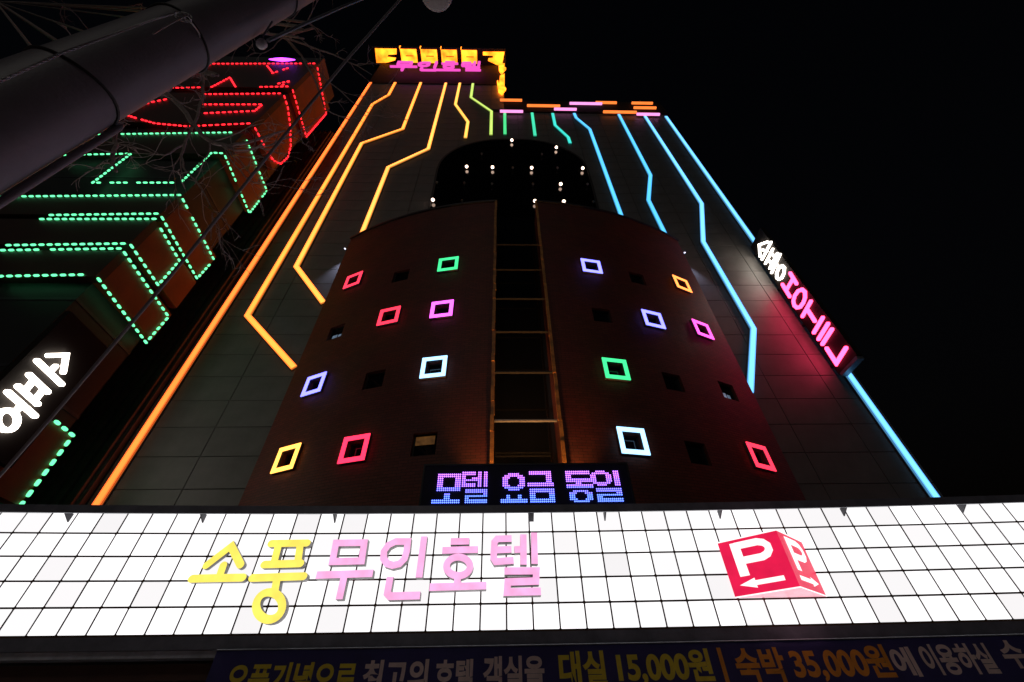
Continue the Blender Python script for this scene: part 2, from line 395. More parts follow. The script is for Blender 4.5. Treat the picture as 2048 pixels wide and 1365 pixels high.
# roof canopy of the tower with lit square coffers underneath
ZS = 61.57
glow('coffer', (3.0, .62, .03), 1.25, .55, .9)
MB().box(XL-.95, .55, 13.25, FY+.6, ZS+.02, ZS+.32).build('roof_canopy', 'blackmetal', motel)
def soff(name, x0, x1, ya, yb, mat, dz=.02, parent=motel):
    return MB().box(x0, x1, ya, yb, ZS-dz, ZS+.018).build(name, mat, parent)
for k, (xa, xb) in enumerate([(802,834),(842.5,874.5),(883,914),(923,954)]):
    X0, X1 = atZ(xa, 113, ZS).x, atZ(xb, 113, ZS).x
    lp = soff('coffer_light', X0, X1, 13.42, 14.80, 'coffer')
    xm = (X0+X1)/2; MB().box(xm-.35, xm+.55, 14.05, 14.13, ZS-.10, ZS-.022).build('baffle', 'copper', lp)
    MB().box(X0-.05, X0+.03, 13.2, 13.40, ZS-.02, ZS+.55).build('fin', 'coffer', motel)
for pts in ([(750,97),(793,98),(793,109),(776,110),(775,114),(792,116),(790,121),(772,126),(753,126)], [(966,104),(1009,104),(1004,131),(994,131),(976,122),(977,117),(986,116),(986,112),(966,111)]):
    q = [atZ(x, y, ZS) for x, y in pts]; q = [Vector((p.x, min(p.y, 14.9), 0)) for p in q]
    MB().prism([p+Vector((0,0,ZS-.02)) for p in q], [p+Vector((0,0,ZS+.018)) for p in q]).build('corner_light', 'coffer', motel)
pe = Plane((0, FY-.1, 0), (1,0,0), (0,0,1), (0,-1,0))
for pts in ([(997,131),(1009,131),(1008,138),(1012,140),(1003,151),(998,143)], [(1000,156),(1009,152),(1009,178),(1012,181),(1004,192),(997,186),(994,166),(996,165),(998,174)]):
    q = [pe.px(x, y) for x, y in pts]; q = [(a, min(b_, 61.4)) for a, b_ in q]
    MB().prism([pe.pt(a, b_, .02) for a, b_ in q], [pe.pt(a, b_, .22) for a, b_ in q]).build('edge_light', 'coffer', motel)
# ground floor behind the sign band
MB().box(XL, XR, 12.6, 12.9, .13, 5.0).build('shopfront_wall', 'ribmetal', motel)

# ================================================================== LIGHT STRIPS ON THE FACADE
FP = Plane((0, FY, 0), (1,0,0), (0,0,1), (0,-1,0))
STRIPS = [
 ('amber', 'long straight orange light strip along the left edge of the grey facade', [(193,1020),(742,168)]),
 ('gold1', 'yellow orange light strip with a sharp elbow, second from the left edge', [(590,739),(497,635),(745.5,211.5),(778,192.6),(791,168)]),
 ('gold2', 'yellow light strip with four bends, third from the left on the facade', [(648,609),(594,537),(724,290),(806,261),(842,168)]),
 ('yellow1', 'yellow light strip ending just above the left shoulder of the bay', [(720,482),(777,338),(857,301),(892,169)]),
 ('yellow2', 'short pale yellow zigzag light strip left of the arched window top', [(931,279),(936,247),(911,212),(920,169)]),
 ('lime', 'short yellow green kinked light strip reaching the arched window top', [(982,273),(983,226),(942,198),(946,170)]),
 ('green', 'short straight green light strip above the arched window', [(1010,272),(1009.5,229)]),
 ('teal', 'short straight teal light strip right of the green one', [(1070,275),(1064,229)]),
 ('cyan1', 'short bent turquoise light strip above the right of the arched window', [(1140,290),(1136,278),(1110,254),(1105,230)]),
 ('cyan2', 'cyan light strip passing the right side of the arched window', [(1246.5,448),(1179,261.5),(1152,239),(1148,230)]),
 ('cyan2', 'cyan light strip with an elbow above the right shoulder of the bay', [(1336,486),(1296,404),(1300,354),(1237,232)]),
 ('cyan3', 'long cyan light strip bending down beside the right edge of the bay', [(1498,788),(1505,661),(1405,487),(1402,411),(1289,235)]),
 ('cyan3', 'long straight cyan light strip along the right edge of the facade', [(1870,1002),(1331,236)]),
]
SCOL = {'amber': (2.6,.44,.07), 'gold1': (2.8,.66,.09), 'gold2': (2.8,.80,.12), 'yellow1': (2.6,.92,.17), 'yellow2': (1.9,.95,.16), 'lime': (.75,.95,.20), 'green': (.09,.85,.32), 'teal': (.07,.88,.55), 'cyan1': (.06,.85,.78), 'cyan2': (.15,.86,1.5), 'cyan3': (.30,1.05,1.9)}
for k, c in SCOL.items(): glow('strip_'+k, c, 1.0, .10, .35); glow('edge_'+k, c, .22); glow('rim_'+k, tuple(v if v == max(c) else v*.72 for v in c), .9)
for colr, lab, pts in STRIPS:
    uv = [FP.px(*p) for p in pts]
    t = thing('light_strip', FP.pt(uv[0][0], uv[0][1]), lab, 'light strip', 'light strips on the motel facade')
    top = max(v for u, v in uv)
    wd = .28
    a, s = MB(), MB(); stroke(a, s, FP, uv, wd+.08, .004, .06, cap='flat'); h = MB(); h.v, h.f = a.v[:], a.f[:]; h.add(s.v, s.f); h.build('channel', 'darkmetal', t)
    a, s = MB(), MB(); stroke(a, s, FP, uv, wd, .055, .15, cap='flat'); a.build('diffuser', 'rim_'+colr, t); a = MB(); stroke(a, MB(), FP, uv, wd*.68, .055, .156, cap='flat'); a.build('bright_core', 'strip_'+colr, t); s.build('diffuser_edge', 'edge_'+colr, t)

# light bars on the right parapet
glow('bar_orange', (1.5,.30,.05), 1.0, .08, 1); glow('bar_pink', (1.5,.45,1.05), 1.0, .08, 1)
BP = Plane((0, FY-.12, 0), (1,0,0), (0,0,1), (0,-1,0))
for colr, x0, x1, y, lab in [('orange',1000,1044,203.5,'orange light bar nearest the tower edge on the right parapet'),('orange',1054,1120,214.5,'long orange light bar second from the tower edge on the parapet'),
    ('orange',1191,1233,208.5,'orange light bar touching the long upper pink bar on the parapet'),('orange',1263,1305,209.5,'upper of two stacked orange bars at the right end of the parapet'),
    ('orange',1267,1312,218.8,'lower of two stacked orange bars at the right end of the parapet'),('orange',1206,1273,227,'long low orange bar left of the last pink bar on the parapet'),
    ('pink',1000,1046,226,'pink light bar above the green strip beside the tower edge'),('pink',1108,1153,221.6,'short pink light bar in the middle of the parapet'),
    ('pink',1139,1204,210,'long upper pink light bar on the right parapet'),('pink',1273,1319,231.8,'low pink light bar at the right end of the parapet')]:
    a0, v0 = BP.px(x0, y); a1, v1 = BP.px(x1, y+(x1-x0)*.03); v = min((v0+v1)/2, ZR+2.95)
    t = thing('light_bar', BP.pt(a0, v, 0), lab, 'light bar', 'light bars on the motel parapet')
    MB().box(a0, a1, FY-.16, FY-.105, v-.06, v+.12).build('bracket', 'darkmetal', t)
    MB().box(a0, a1, FY-.36, FY-.165, v-.05, v+.15).build('diffuser', 'bar_'+colr, t)

# globe lamps in front of the arched window
glow('bulb', (3.2, 2.2, 1.7), 1.6); principled('bulb_off', (.34, .33, .33), .3)
LAMPS = [(1023.7,280.7,1,'lit globe lamp at the very top of the arched window'),(1112.7,295,1,'lit globe lamp high on the right curve of the arched window'),(933.4,333.6,1,'leftmost lit globe lamp in the upper row on the arched window'),(985,334.8,1,'second lit globe lamp from the left in the upper row'),(1063.4,336,1,'third lit globe lamp from the left in the upper row'),(1165.6,336.7,1,'lit globe lamp at the right edge of the arched window'),(1121.5,368.4,1,'single lit globe lamp in the middle row of the arched window'),(865.7,400,1,'lit globe lamp at the lower left corner of the arched window'),(1070,402.3,1,'lit globe lamp just above the right trim of the dark slot'),(1127.6,403.3,1,'lit globe lamp above the coping of the right bay half'),
 (963.6,308,0,'unlit globe lamp on the upper left curve of the arched window'),(1084,308.4,0,'unlit globe lamp inside the upper right curve of the arched window'),(1025.7,336,0,'unlit globe lamp in the centre of the upper lit row'),(1115,336,0,'unlit globe lamp right of centre in the upper lit row'),(874,365,0,'leftmost unlit globe lamp in the middle row'),(928.7,366.4,0,'second unlit globe lamp from the left in the middle row'),(984,368,0,'third unlit globe lamp from the left in the middle row'),(1066,368.4,0,'unlit globe lamp right of centre in the middle row'),(1175,368.4,0,'rightmost unlit globe lamp in the middle row'),(924,401.9,0,'unlit globe lamp above the coping of the left bay half'),(982.6,402.3,0,'unlit globe lamp above the left trim of the dark slot'),(1186.5,404,0,'unlit globe lamp at the lower right edge of the arched window')]
for x, y, lit, lab in LAMPS:
    p = atY(x, y, 14.66)
    t = thing('globe_lamp', (p.x, 14.86, p.z), lab or 'small unlit globe lamp in front of the dark arched window', 'lamp', 'lit lamps on the arched window' if lit else 'unlit lamps on the arched window')
    MB().tube([(p.x,14.858,p.z),(p.x,14.74,p.z)], .025, 8).build('stem', 'darkmetal', t)
    r = .115 if lit else .085
    MB().lathe((p.x,14.66,p.z), [(r*math.sin(a), -r*math.cos(a)) for a in [math.pi*k/10 for k in range(1, 10)]], 16).build('globe', 'bulb' if lit else 'bulb_off', t, smooth=True)

# spotlights at the two shoulders of the bay
for x, y, sg, lab in ((693,497,-1,'small wall spotlight at the left shoulder of the bay'),(1368,505,1,'small wall spotlight at the right shoulder of the bay')):
    p = atY(x, y, 14.6); p.x = -9.1 if sg < 0 else 10.85
    t = thing('wall_spotlight', (p.x, FY, p.z), lab, 'spotlight', 'wall spotlights beside the bay')
    MB().tube([(p.x, FY-.004, p.z), (p.x, 14.6, p.z+.05)], .03, 8).build('arm', 'darkmetal', t)
    MB().lathe((p.x, 14.6, p.z+.06), [(.05, .1),(.09, .08),(.10,-.10),(.085,-.10)], 16).build('shade', 'greymetal', t)
    MB().lathe((p.x, 14.6, p.z-.03), [(.02,.02),(.06,0),(.03,-.03)], 12).build('bulb', glow('spotbulb'+str(sg), (1.1,1.15,1.5), 2), t)
    l = bpy.data.lights.new('spot', 'SPOT'); l.energy = 280; l.color = (.62,.66,1); l.spot_size = R(52); l.spot_blend = .9; l.shadow_soft_size = .06
    lo = bpy.data.objects.new('spot_light', l); COL.objects.link(lo); lo.location = (p.x, 14.6, p.z-.1)
    lo.rotation_euler = Vector((sg*.07, .035, -1)).to_track_quat('-Z', 'Y').to_euler(); lo.parent = t; lo.matrix_parent_inverse = t.matrix_world.inverted()

# ================================================================== LIT SIGN BAND (canopy front)
def cy(x): return 9.5 - .0026*(x-.7)**2
TW, TH = .5045, .444
ZB = 1.465 + CAM_H                                     # bottom of the tiles
band = thing('sign_band', (.6, 10.2, ZB-.3), 'long curved band of glowing white square tiles across the motel front', 'illuminated sign')
tmat = glow('tile', (1.0, .975, .985), 1.2)
_t = tmat.node_tree; _oi = _t.nodes.new('ShaderNodeObjectInfo'); _mr = _t.nodes.new('ShaderNodeMapRange')      # every lightbox tile a little brighter or dimmer
_mr.inputs[3].default_value = .93; _mr.inputs[4].default_value = 1.4
_t.links.new(_oi.outputs['Random'], _mr.inputs[0]); _t.links.new(_mr.outputs[0], _t.nodes['Principled BSDF'].inputs['Emission Strength'])
X0T = .61 - 26*TW
tcache = None
def tile_mesh():
    me = bpy.data.meshes.new('tile'); hw, hh, b_ = TW/2-.015, TH/2-.0165, .010
    ring = []
    for sx, sz in ((-1,-1),(1,-1),(1,1),(-1,1)):
        ring.append([(sx*hw, sz*(hh-b_)), (sx*(hw-b_), sz*hh)][::1 if sx*sz > 0 else -1])
    pts = [p for c in ring for p in c]
    n = len(pts)
    vs = [(x, .03, z) for x, z in pts] + [(x, .004, z) for x, z in pts] + [(x*.985, 0, z*.985) for x, z in pts]
    fs = [(i,(i+1)%n,n+(i+1)%n,n+i) for i in range(n)] + [(n+i,n+(i+1)%n,2*n+(i+1)%n,2*n+i) for i in range(n)] + [tuple(range(2*n,3*n))]
    me.from_pydata(vs, [], fs); me.materials.append(MATS['tile']); me.materials.append(MATS['tilegroove'])
    for i in range(n): me.polygons[i].material_index = 1
    return me
tm = tile_mesh()
NC = 51
for i in range(NC):
    xc = X0T + (i+.5)*TW; ang = math.atan(-.0052*(xc-.7))
    for j in range(5):
        o = bpy.data.objects.new('tile', tm); COL.objects.link(o); o.parent = band; o.matrix_parent_inverse = band.matrix_world.inverted()
        o.location = (xc, cy(xc) + random.uniform(-.002,.002), ZB + (j+.5)*TH); o.rotation_euler = (random.uniform(-.003,.003), 0, ang+random.uniform(-.003,.003))
def curved_box(name, mat, parent, d0, d1, za, zb, x0=X0T-.05, x1=X0T+NC*TW+.05, n=40):
    m = MB()
    for k in range(n):
        a, b_ = x0+(x1-x0)*k/n, x0+(x1-x0)*(k+1)/n
        q = [(a,cy(a)+d0),(b_,cy(b_)+d0),(b_,cy(b_)+d1),(a,cy(a)+d1)]
        m.prism([(x,y,za) for x,y in q], [(x,y,zb) for x,y in q])
    return m.build(name, mat, parent)
ZT = ZB + 5*TH
curved_box('backing', 'tilegroove', band, .022, .09, ZB-.02, ZT+.02)
curved_box('top_ledge', 'darkmetal', band, -.20, .5, ZT+.015, ZT+.045)
curved_box('ledge_lip', 'railmetal', band, -.23, -.203, ZT-.10, ZT+.05)
curved_box('ledge_edge', 'greymetal', band, -.236, -.20, ZT-.118, ZT-.103)
curved_box('bottom_rail', 'railmetal', band, -.05, .30, ZB-.22, ZB-.025)
curved_box('soffit_trim', 'palemetal', band, .05, .42, ZB-.33, ZB-.225)
curved_box('soffit', 'ribmetal', band, .45, 3.4, ZB-.30, ZB-.24)
curved_box('canopy_roof', 'blackmetal', band, .505, 3.3, ZT-.02, ZT+.1)
curved_box('lower_beam', 'darkbrown', band, .35, .75, ZB-.62, ZB-.38)
for x in (160, 415, 672, 1062, 1210, 1440, 1685, 1915):
    p = atY(x, 1030, 9.4); zt = ZT-.06
    wv = .014 if x != 1062 else .06
    MB().prism([(p.x-wv,cy(p.x)-.19,zt-.06),(p.x+wv,cy(p.x)-.19,zt-.06),(p.x+wv,cy(p.x)-.004,zt-.17),(p.x-wv,cy(p.x)-.004,zt-.17)],
               [(p.x-wv,cy(p.x)-.19,zt),(p.x+wv,cy(p.x)-.19,zt),(p.x+wv,cy(p.x)-.004,zt),(p.x-wv,cy(p.x)-.004,zt)]).build('bracket', 'darkmetal', band)

# ---- channel letters on the band
def Z7(x, y): return (360+x/2.6947, 1040+y/2.6947)
CP = Plane((0, 9.36, 0), (1,0,0), (0,0,1), (0,-1,0))
GL = {}      # letter -> [(points in metres, closed, cap)]
def gdef(ch, *st):
    GL[ch] = [([CP.px(*Z7(*p)) for p in pts], closed) for pts, closed in st]
gdef('so', ([(150,250),(283,147),(333,247)],0), ([(241,250),(222,305)],0), ([(73,322),(345,316)],0))
gdef('pung', ([(497,133),(690,130)],0), ([(537,140),(512,238)],0), ([(653,140),(640,236)],0), ([(460,246),(655,240)],0), ([(397,318),(672,309)],0), ([(530,318),(518,385)],0), (ellipse(488,468,70,73),1))
gdef('mu', ([(845,130),(997,128),(982,226),(826,230)],1), ([(740,303),(1043,293)],0), ([(890,305),(862,433)],0))
gdef('in', ([(1230,122),(1165,122),(1125,142),(1102,175),(1100,212),(1118,240),(1150,250),(1185,242),(1212,215),(1224,175)],1), ([(1318,95),(1290,316)],0), ([(1136,312),(1120,400),(1135,416),(1296,412)],0))
gdef('ho', ([(1460,122),(1560,120)],0), ([(1415,170),(1606,165)],0), (ellipse(1501,256,63,50),1), ([(1497,318),(1495,352)],0), ([(1347,368),(1651,359)],0))
gdef('tel', ([(1787,106),(1710,108),(1695,125),(1690,210),(1702,230),(1798,223)],0), ([(1700,168),(1786,164)],0), ([(1802,166),(1836,164)],0), ([(1850,84),(1851,247)],0), ([(1908,75),(1911,243)],0), ([(1748,281),(1920,280),(1917,335),(1766,340),(1762,394),(1944,390)],0))
glow('letter_yellow', (1.15, .94, .15), 1.0, .10, 4); glow('letter_pink', (1.12, .50, .86), 1.0, .12, 4)
for ch, mat, cap, lab in [('so','letter_yellow','round','first yellow rounded letter of the name on the white tiles'),('pung','letter_yellow','round','second yellow letter with a big ring hanging below, on the white tiles'),
        ('mu','letter_pink','flat','first pink letter, a square over a T bar, on the white tiles'),('in','letter_pink','flat','pink letter with a teardrop ring and corner stroke on the white tiles'),
        ('ho','letter_pink','flat','pink letter with two bars above a ring on the white tiles'),('tel','letter_pink','flat','last pink letter with twin uprights on the white tiles')]:
    us = [p[0] for st in GL[ch] for p in st[0]]; vs_ = [p[1] for st in GL[ch] for p in st[0]]
    t = thing('channel_letter', ((min(us)+max(us))/2, 9.46, min(vs_)), lab, 'sign letter', 'channel letters on the sign band')
    F, S_ = MB(), MB()
    for i, (pts, closed) in enumerate(GL[ch]):
        stroke(F, S_, CP, pts, .142 if cap == 'round' else .132, -.10, .06+.0012*i, closed, cap)
    S_.build('letter_side', 'letterside', t); F.build('letter_face', mat, t)

# ---- parking sign, a wedge
PT = [atY(x, y, 9.40) for x, y in ((1436,1088),(1471.6,1195),(1605,1083),(1653.5,1192))]
xl, xr = 4.58, 6.40; zt_, zb_ = 2.94+CAM_H, 1.935+CAM_H
ym = 9.40; TMp = (1552, 1060.7)
def solve_mid():
    best = None
    for k in range(200):
        Y = 9.40 - k*.006; p = atY(TMp[0], TMp[1], Y)
        e = abs(p.z-zt_)
        if best is None or e < best[0]: best = (e, p.x, Y)
    return best[1], best[2]
xm_, ymid = solve_mid()
park = thing('parking_sign', (xm_, 9.45, zb_), 'red wedge shaped parking sign with white P and arrows on both faces', 'sign')
glow('signred', (.82, .012, .075), 1.0, .1, 3); glow('signwhite', (1.3, 1.2, 1.2), 1.0); glow('signpink', (.95,.42,.5), 1.0, .15, 4)
A, B_, C_ = Vector((xl, 9.42, 0)), Vector((xm_, ymid, 0)), Vector((xr, 9.42, 0))
def face_panel(P, Q, name):
    P0, Q0 = P+Vector((0,0,zb_)), Q+Vector((0,0,zb_)); u = (Q-P); L = u.length; u = u/L; n = Vector((u.y, -u.x, 0))
    pl = Plane(P0, u, (0,0,1), n)
    h = zt_-zb_
    fc = MB().prism([pl.pt(0,0,-.03),pl.pt(L,0,-.03),pl.pt(L,h,-.03),pl.pt(0,h,-.03)], [pl.pt(0,0,0),pl.pt(L,0,0),pl.pt(L,h,0),pl.pt(0,h,0)]).build(name, 'signred', park)
    return pl, L, h, fc
def p_letter(pl, L, h, fc, arrow):
    F, S_ = MB(), MB()
    def uvp(pts): return [(a*L, (1-b_)*h) for a, b_ in pts]
    wl = .155*min(L, 1.2)
    if L < .9: wl = .12
    stroke(F, S_, pl, uvp([(.27,.13),(.64,.13),(.73,.165),(.78,.23),(.78,.31),(.73,.375),(.64,.41),(.27,.41)]), .13, .002, .012, 0, 'flat')
    F.build('letter', 'signwhite', fc)
    F2, S2 = MB(), MB(); stroke(F2, S2, pl, uvp([(.27,.07),(.27,.68)]), wl, .002, .014, 0, 'flat'); F2.build('letter', 'signwhite', fc)
    F3 = MB(); yA = .82
    q = [(.14,yA),(.40,yA-.085),(.40,yA-.04),(.84,yA-.04),(.84,yA+.04),(.40,yA+.04),(.40,yA+.085)]
    if arrow > 0: q = [(1-a, b_) for a, b_ in q][::-1]
    F3.add([pl.pt(a*L, (1-b_)*h, .012) for a, b_ in q], [tuple(range(len(q)))]); F3.build('arrow', 'signwhite', fc)
p_letter(*face_panel(A, B_, 'sign_face'), -1)
p_letter(*face_panel(B_, C_, 'sign_face'), 1)
for z_, nm in ((zb_-.012, 'sign_bottom'), (zt_+.001, 'sign_top')):
    MB().prism([v+Vector((0,0,z_)) for v in (A,B_,C_)], [v+Vector((0,0,z_+.01)) for v in (A,B_,C_)]).build(nm, 'signpink', park)

for z_ in (zb_-.004, zt_+.004):
    for P_, Q_ in ((A, B_), (B_, C_)): MB().tube([P_+Vector((0,-.006,z_)), Q_+Vector((0,-.006,z_))], .011, 6).build('edge_trim', 'signwhite', park)

# ---- LED message board standing on the ledge
board = thing('message_board', (.6, 9.8, ZT+.05), 'black LED message board with dotted pink and blue letters above the sign band', 'message board')
bx0, bx1, bz0, bz1 = -1.85, 3.08, ZT+.05, 4.90+CAM_H
MB().box(bx0, bx1, 9.72, 9.95, bz0, bz1).build('housing', 'boardhaze', board)
m = MB()
for (xa,xb,za,zb) in [(bx0-.04,bx1+.04,bz1,bz1+.04),(bx0-.04,bx0,bz0,bz1),(bx1,bx1+.04,bz0,bz1)]: m.box(xa,xb,9.70,9.96,za,zb)
m.build('frame', 'blackmetal', board)
GLY = {
'mo': "..............|..############|..############|..###......###|..###......###|..###......###|..###......###|..###......###|..############|..############|..............|......###.....|......###.....|......###.....|##############|##############",
'tel': "#######.##.##|#######.##.##|##......##.##|##...#####.##|##########.##|##......##.##|#######.##.##|#######.##.##|.............|..###########|..###########|...........##|..###########|..##.........|..###########|..###########",
'yo': "..............|....######....|..##########..|.####....####.|.###......###.|.###......###.|.###......###.|.####....####.|..##########..|....######....|..............|..............|...##....##...|...##....##...|##############|##############",
'geum': ".############.|.############.|..........###.|..........###.|..........###.|..........###.|##############|##############|..............|.#############|.#############|.###.......###|.###.......###|.###.......###|.#############|.#############",
'dong': "#############.|#############.|###...........|###...........|#############.|#############.|.....###......|##############|##############|..............|...########...|.####....####.|.###......###.|.###......###.|.####....####.|...########...",
'il': "...#####....###|.#########..###|###.....###.###|###.....###.###|###.....###.###|###.....###.###|.#########..###|...#####....###|...............|..#############|..#############|............###|..#############|..###..........|..#############|..#############"}
def zoomx(x): return atY(840+x/4.876, 975, 9.70).x
rows_top, rows_bot = atY(1050, 930+68/4.876, 9.7).z, atY(1050, 930+358/4.876, 9.7).z
dots = [MB() for _ in range(4)]
for ch, xa, xb in [('mo',133,385),('tel',412,648),('yo',795,1035),('geum',1058,1300),('dong',1440,1685),('il',1685,1955)]:
    rows = GLY[ch].split('|'); n = len(rows[0]); XA, XB = zoomx(xa), zoomx(xb)
    for r, row in enumerate(rows):
        z = rows_top + (rows_bot-rows_top)*r/15
        for c, ch_ in enumerate(row):
            if ch_ != '#': continue
            x = XA + (XB-XA)*c/(n-1); rr = .0185
            dots[min(3, r//4)].prism([(x+rr*math.cos(a), 9.719, z+rr*math.sin(a)) for a in [math.pi/3*k for k in range(6)]][::-1], [(x+rr*.7*math.cos(a), 9.70, z+rr*.7*math.sin(a)) for a in [math.pi/3*k for k in range(6)]][::-1])
for k, c in enumerate([(.95,.30,1.9),(.70,.30,2.2),(.34,.33,2.4),(.22,.42,2.4)]):
    tag(dots[k].build('led_dots', glow('dots%d'%k, c, 1.7), board), kind='stuff')

# ---- banner under the band
ban = thing('price_banner', (2, 9.43, ZB-.9), 'dark blue price banner with yellow, white and orange lettering under the sign band', 'banner')
BNY = 9.40
BNP = Plane((0, BNY, 0), (1,0,0), (0,0,1), (0,-1,0))
def bny(x): return cy(x)-.09
x0b, x1b = atY(430, 1325, BNY).x, 12.6
ztop_b, zbot_b = ZB-.235, ZB-.96
m = MB(); n = 60; nz = 6; grid = {}
for i in range(n+1):
    for j in range(nz+1):
        x = x0b+(x1b-x0b)*i/n; v = j/nz
        grid[i,j] = len(m.v); m.v.append((x, bny(x) + .012*math.sin(x*2.1+v*2)*(v*.8+.2) + .006*math.sin(x*7.3), ztop_b+(zbot_b-ztop_b)*v))
for i in range(n):
    for j in range(nz): m.f.append((grid[i,j],grid[i,j+1],grid[i+1,j+1],grid[i+1,j]))
o = m.build('cloth', 'bannercloth', ban, smooth=True); sm = o.modifiers.new('thick', 'SOLIDIFY'); sm.thickness = .006; sm.offset = 1
MB().tube([(x0b+(x1b-x0b)*k/20, bny(x0b+(x1b-x0b)*k/20)-.012, ztop_b-.004) for k in range(21)], .012, 6).build('top_cord', 'greymetal', ban)
deps = None
def text_mesh(body, bold):
    c = bpy.data.curves.new('lettering', 'FONT'); c.body = body; c.offset = bold
    o = bpy.data.objects.new('lettering', c); COL.objects.link(o)
    me = bpy.data.meshes.new_from_object(o.evaluated_get(bpy.context.evaluated_depsgraph_get()))
    bpy.data.objects.remove(o); bpy.data.curves.remove(c); return me
def banner_text(body, px0, px1, ytop, ybot, mat, bold=.035, tilt=0.0):
    xm = (px0+px1)/2
    u0 = BNP.px(px0, (ytop+ybot)/2)[0]; u1 = BNP.px(px1, (ytop+ybot)/2)[0]; v1 = BNP.px(xm, ytop)[1]; v0 = BNP.px(xm, ybot)[1]
    me = text_mesh(body, bold); xsv = [v.co.x for v in me.vertices]; ysv = [v.co.y for v in me.vertices]
    ax, bx_, ay, by_ = min(xsv), max(xsv), min(ysv), max(ysv)
    for v in me.vertices:
        x = u0+(v.co.x-ax)/(bx_-ax)*(u1-u0); z = v0+(v.co.y-ay)/(by_-ay)*(v1-v0)
        vv = (z-ztop_b)/(zbot_b-ztop_b)
        v.co = (x, bny(x) + .012*math.sin(x*2.1+vv*2)*(vv*.8+.2) + .006*math.sin(x*7.3) - .010, z)
    me.materials.clear(); me.materials.append(MATS[mat]); 
    o = bpy.data.objects.new('lettering', me); COL.objects.link(o); o.parent = ban; o.matrix_parent_inverse = ban.matrix_world.inverted()
for a in [('오픈기념으로',458,712,1326,1390,'inkyellow'),('최고의',725,856,1320,1385,'inkpink'),('호텔',870,947,1319,1384,'inkpink'),('객실을',966,1089,1312,1380,'inkpink'),
          ('대실',1118,1212,1302,1374,'inkyellow'),('15,000원',1234,1424,1299,1370,'inkyellow'),('|',1441,1449,1296,1368,'inkorange'),('숙박',1470,1568,1296,1368,'inkorange'),('35,000원',1580,1775,1292,1364,'inkorange'),
          ('에',1778,1822,1296,1356,'inkpink'),('이용하실',1834,1972,1290,1352,'inkpink'),('수',1988,2030,1284,1340,'inkpink'),('있습니다',2040,2180,1280,1336,'inkpink')]:
    banner_text(*a)

# ================================================================== HOTEL BLADE SIGN (right)
XS = 15.2
hs = thing('hotel_blade_sign', (XS+.2, 14.9, 12.9), 'tall blade sign at the right facade edge with pink neon letters reading HOTEL', 'sign')
HP = Plane((XS, 0, 0), (0,-1,0), (0,0,1), (-1,0,0))
def Z6(p): return HP.px(1400+p[0]/3.79, 440+p[1]/3.79)
MB().box(XS+.06, XS+.30, 13.45, 14.80, 13.35, 23.3).build('housing', 'groove', hs)
for z in (13.9, 16.6, 19.4, 22.6): MB().box(XS+.12, XS+.22, 14.80, FY-.005, z, z+.12).build('bracket', 'blackmetal', hs)
MB().box(XS+.03, XS+.32, 13.5, 14.7, 13.18, 13.34).build('base_cap', 'greymetal', hs)
glow('neonpink', (3.0, .115, .36), 3.0); glow('neonwhite', (3.0, 2.7, 2.35), 2.4)
def neon(name, strokes, wd, mat, parent, pl, n0=.0, n1=.07, label=None):
    F, S_ = MB(), MB()
    for i, (pts, cl) in enumerate(strokes): stroke(F, S_, pl, pts, wd, n0, n1+.0015*i, cl, 'round')
    F.add(S_.v, S_.f); o = F.build(name, mat, parent); 
    if label: o['label'] = label
    return o
L = lambda *p: ([Z6(q) for q in p], 0)
for strokes, mat, lab in [
    ([L((685,405),(733,485)), L((626,490),(682,582)), L((708,445),(655,535))], 'neonpink', 'pink neon letter H'),
    ([([Z6(q) for q in [(775,528),(797,548),(798,590),(785,628),(762,660),(737,667),(716,650),(709,615),(720,575),(745,540)]],1)], 'neonpink', 'pink neon letter O'),
    ([L((842,618),(778,732)), L((812,675),(872,768))], 'neonpink', 'pink neon letter T'),
    ([L((932,742),(865,855)), L((972,788),(900,905)), L((1002,830),(930,942))], 'neonpink', 'pink neon letter E with its upright unlit'),
    ([L((962,975),(1035,1088),(1108,972))], 'neonpink', 'pink neon letter L'),
    ([L((456,278),(450,190),(512,168)), L((476,228),(508,240)), L((540,170),(472,300))], 'neonwhite', 'white neon letter at the top'),
    ([L((553,222),(497,332)), L((588,255),(530,368)), L((538,250),(573,285)), L((514,300),(548,335)), L((608,262),(545,402)), L((578,335),(600,358)), ([Z6(q) for q in [(625,348),(642,365),(638,405),(622,440),(600,452),(584,440),(583,405),(598,368)]],1)], 'neonwhite', 'white neon letter with a ring')]:
    neon('letter', strokes, .17 if mat == 'neonpink' else .115, mat, hs, HP, -.03, .05, lab)

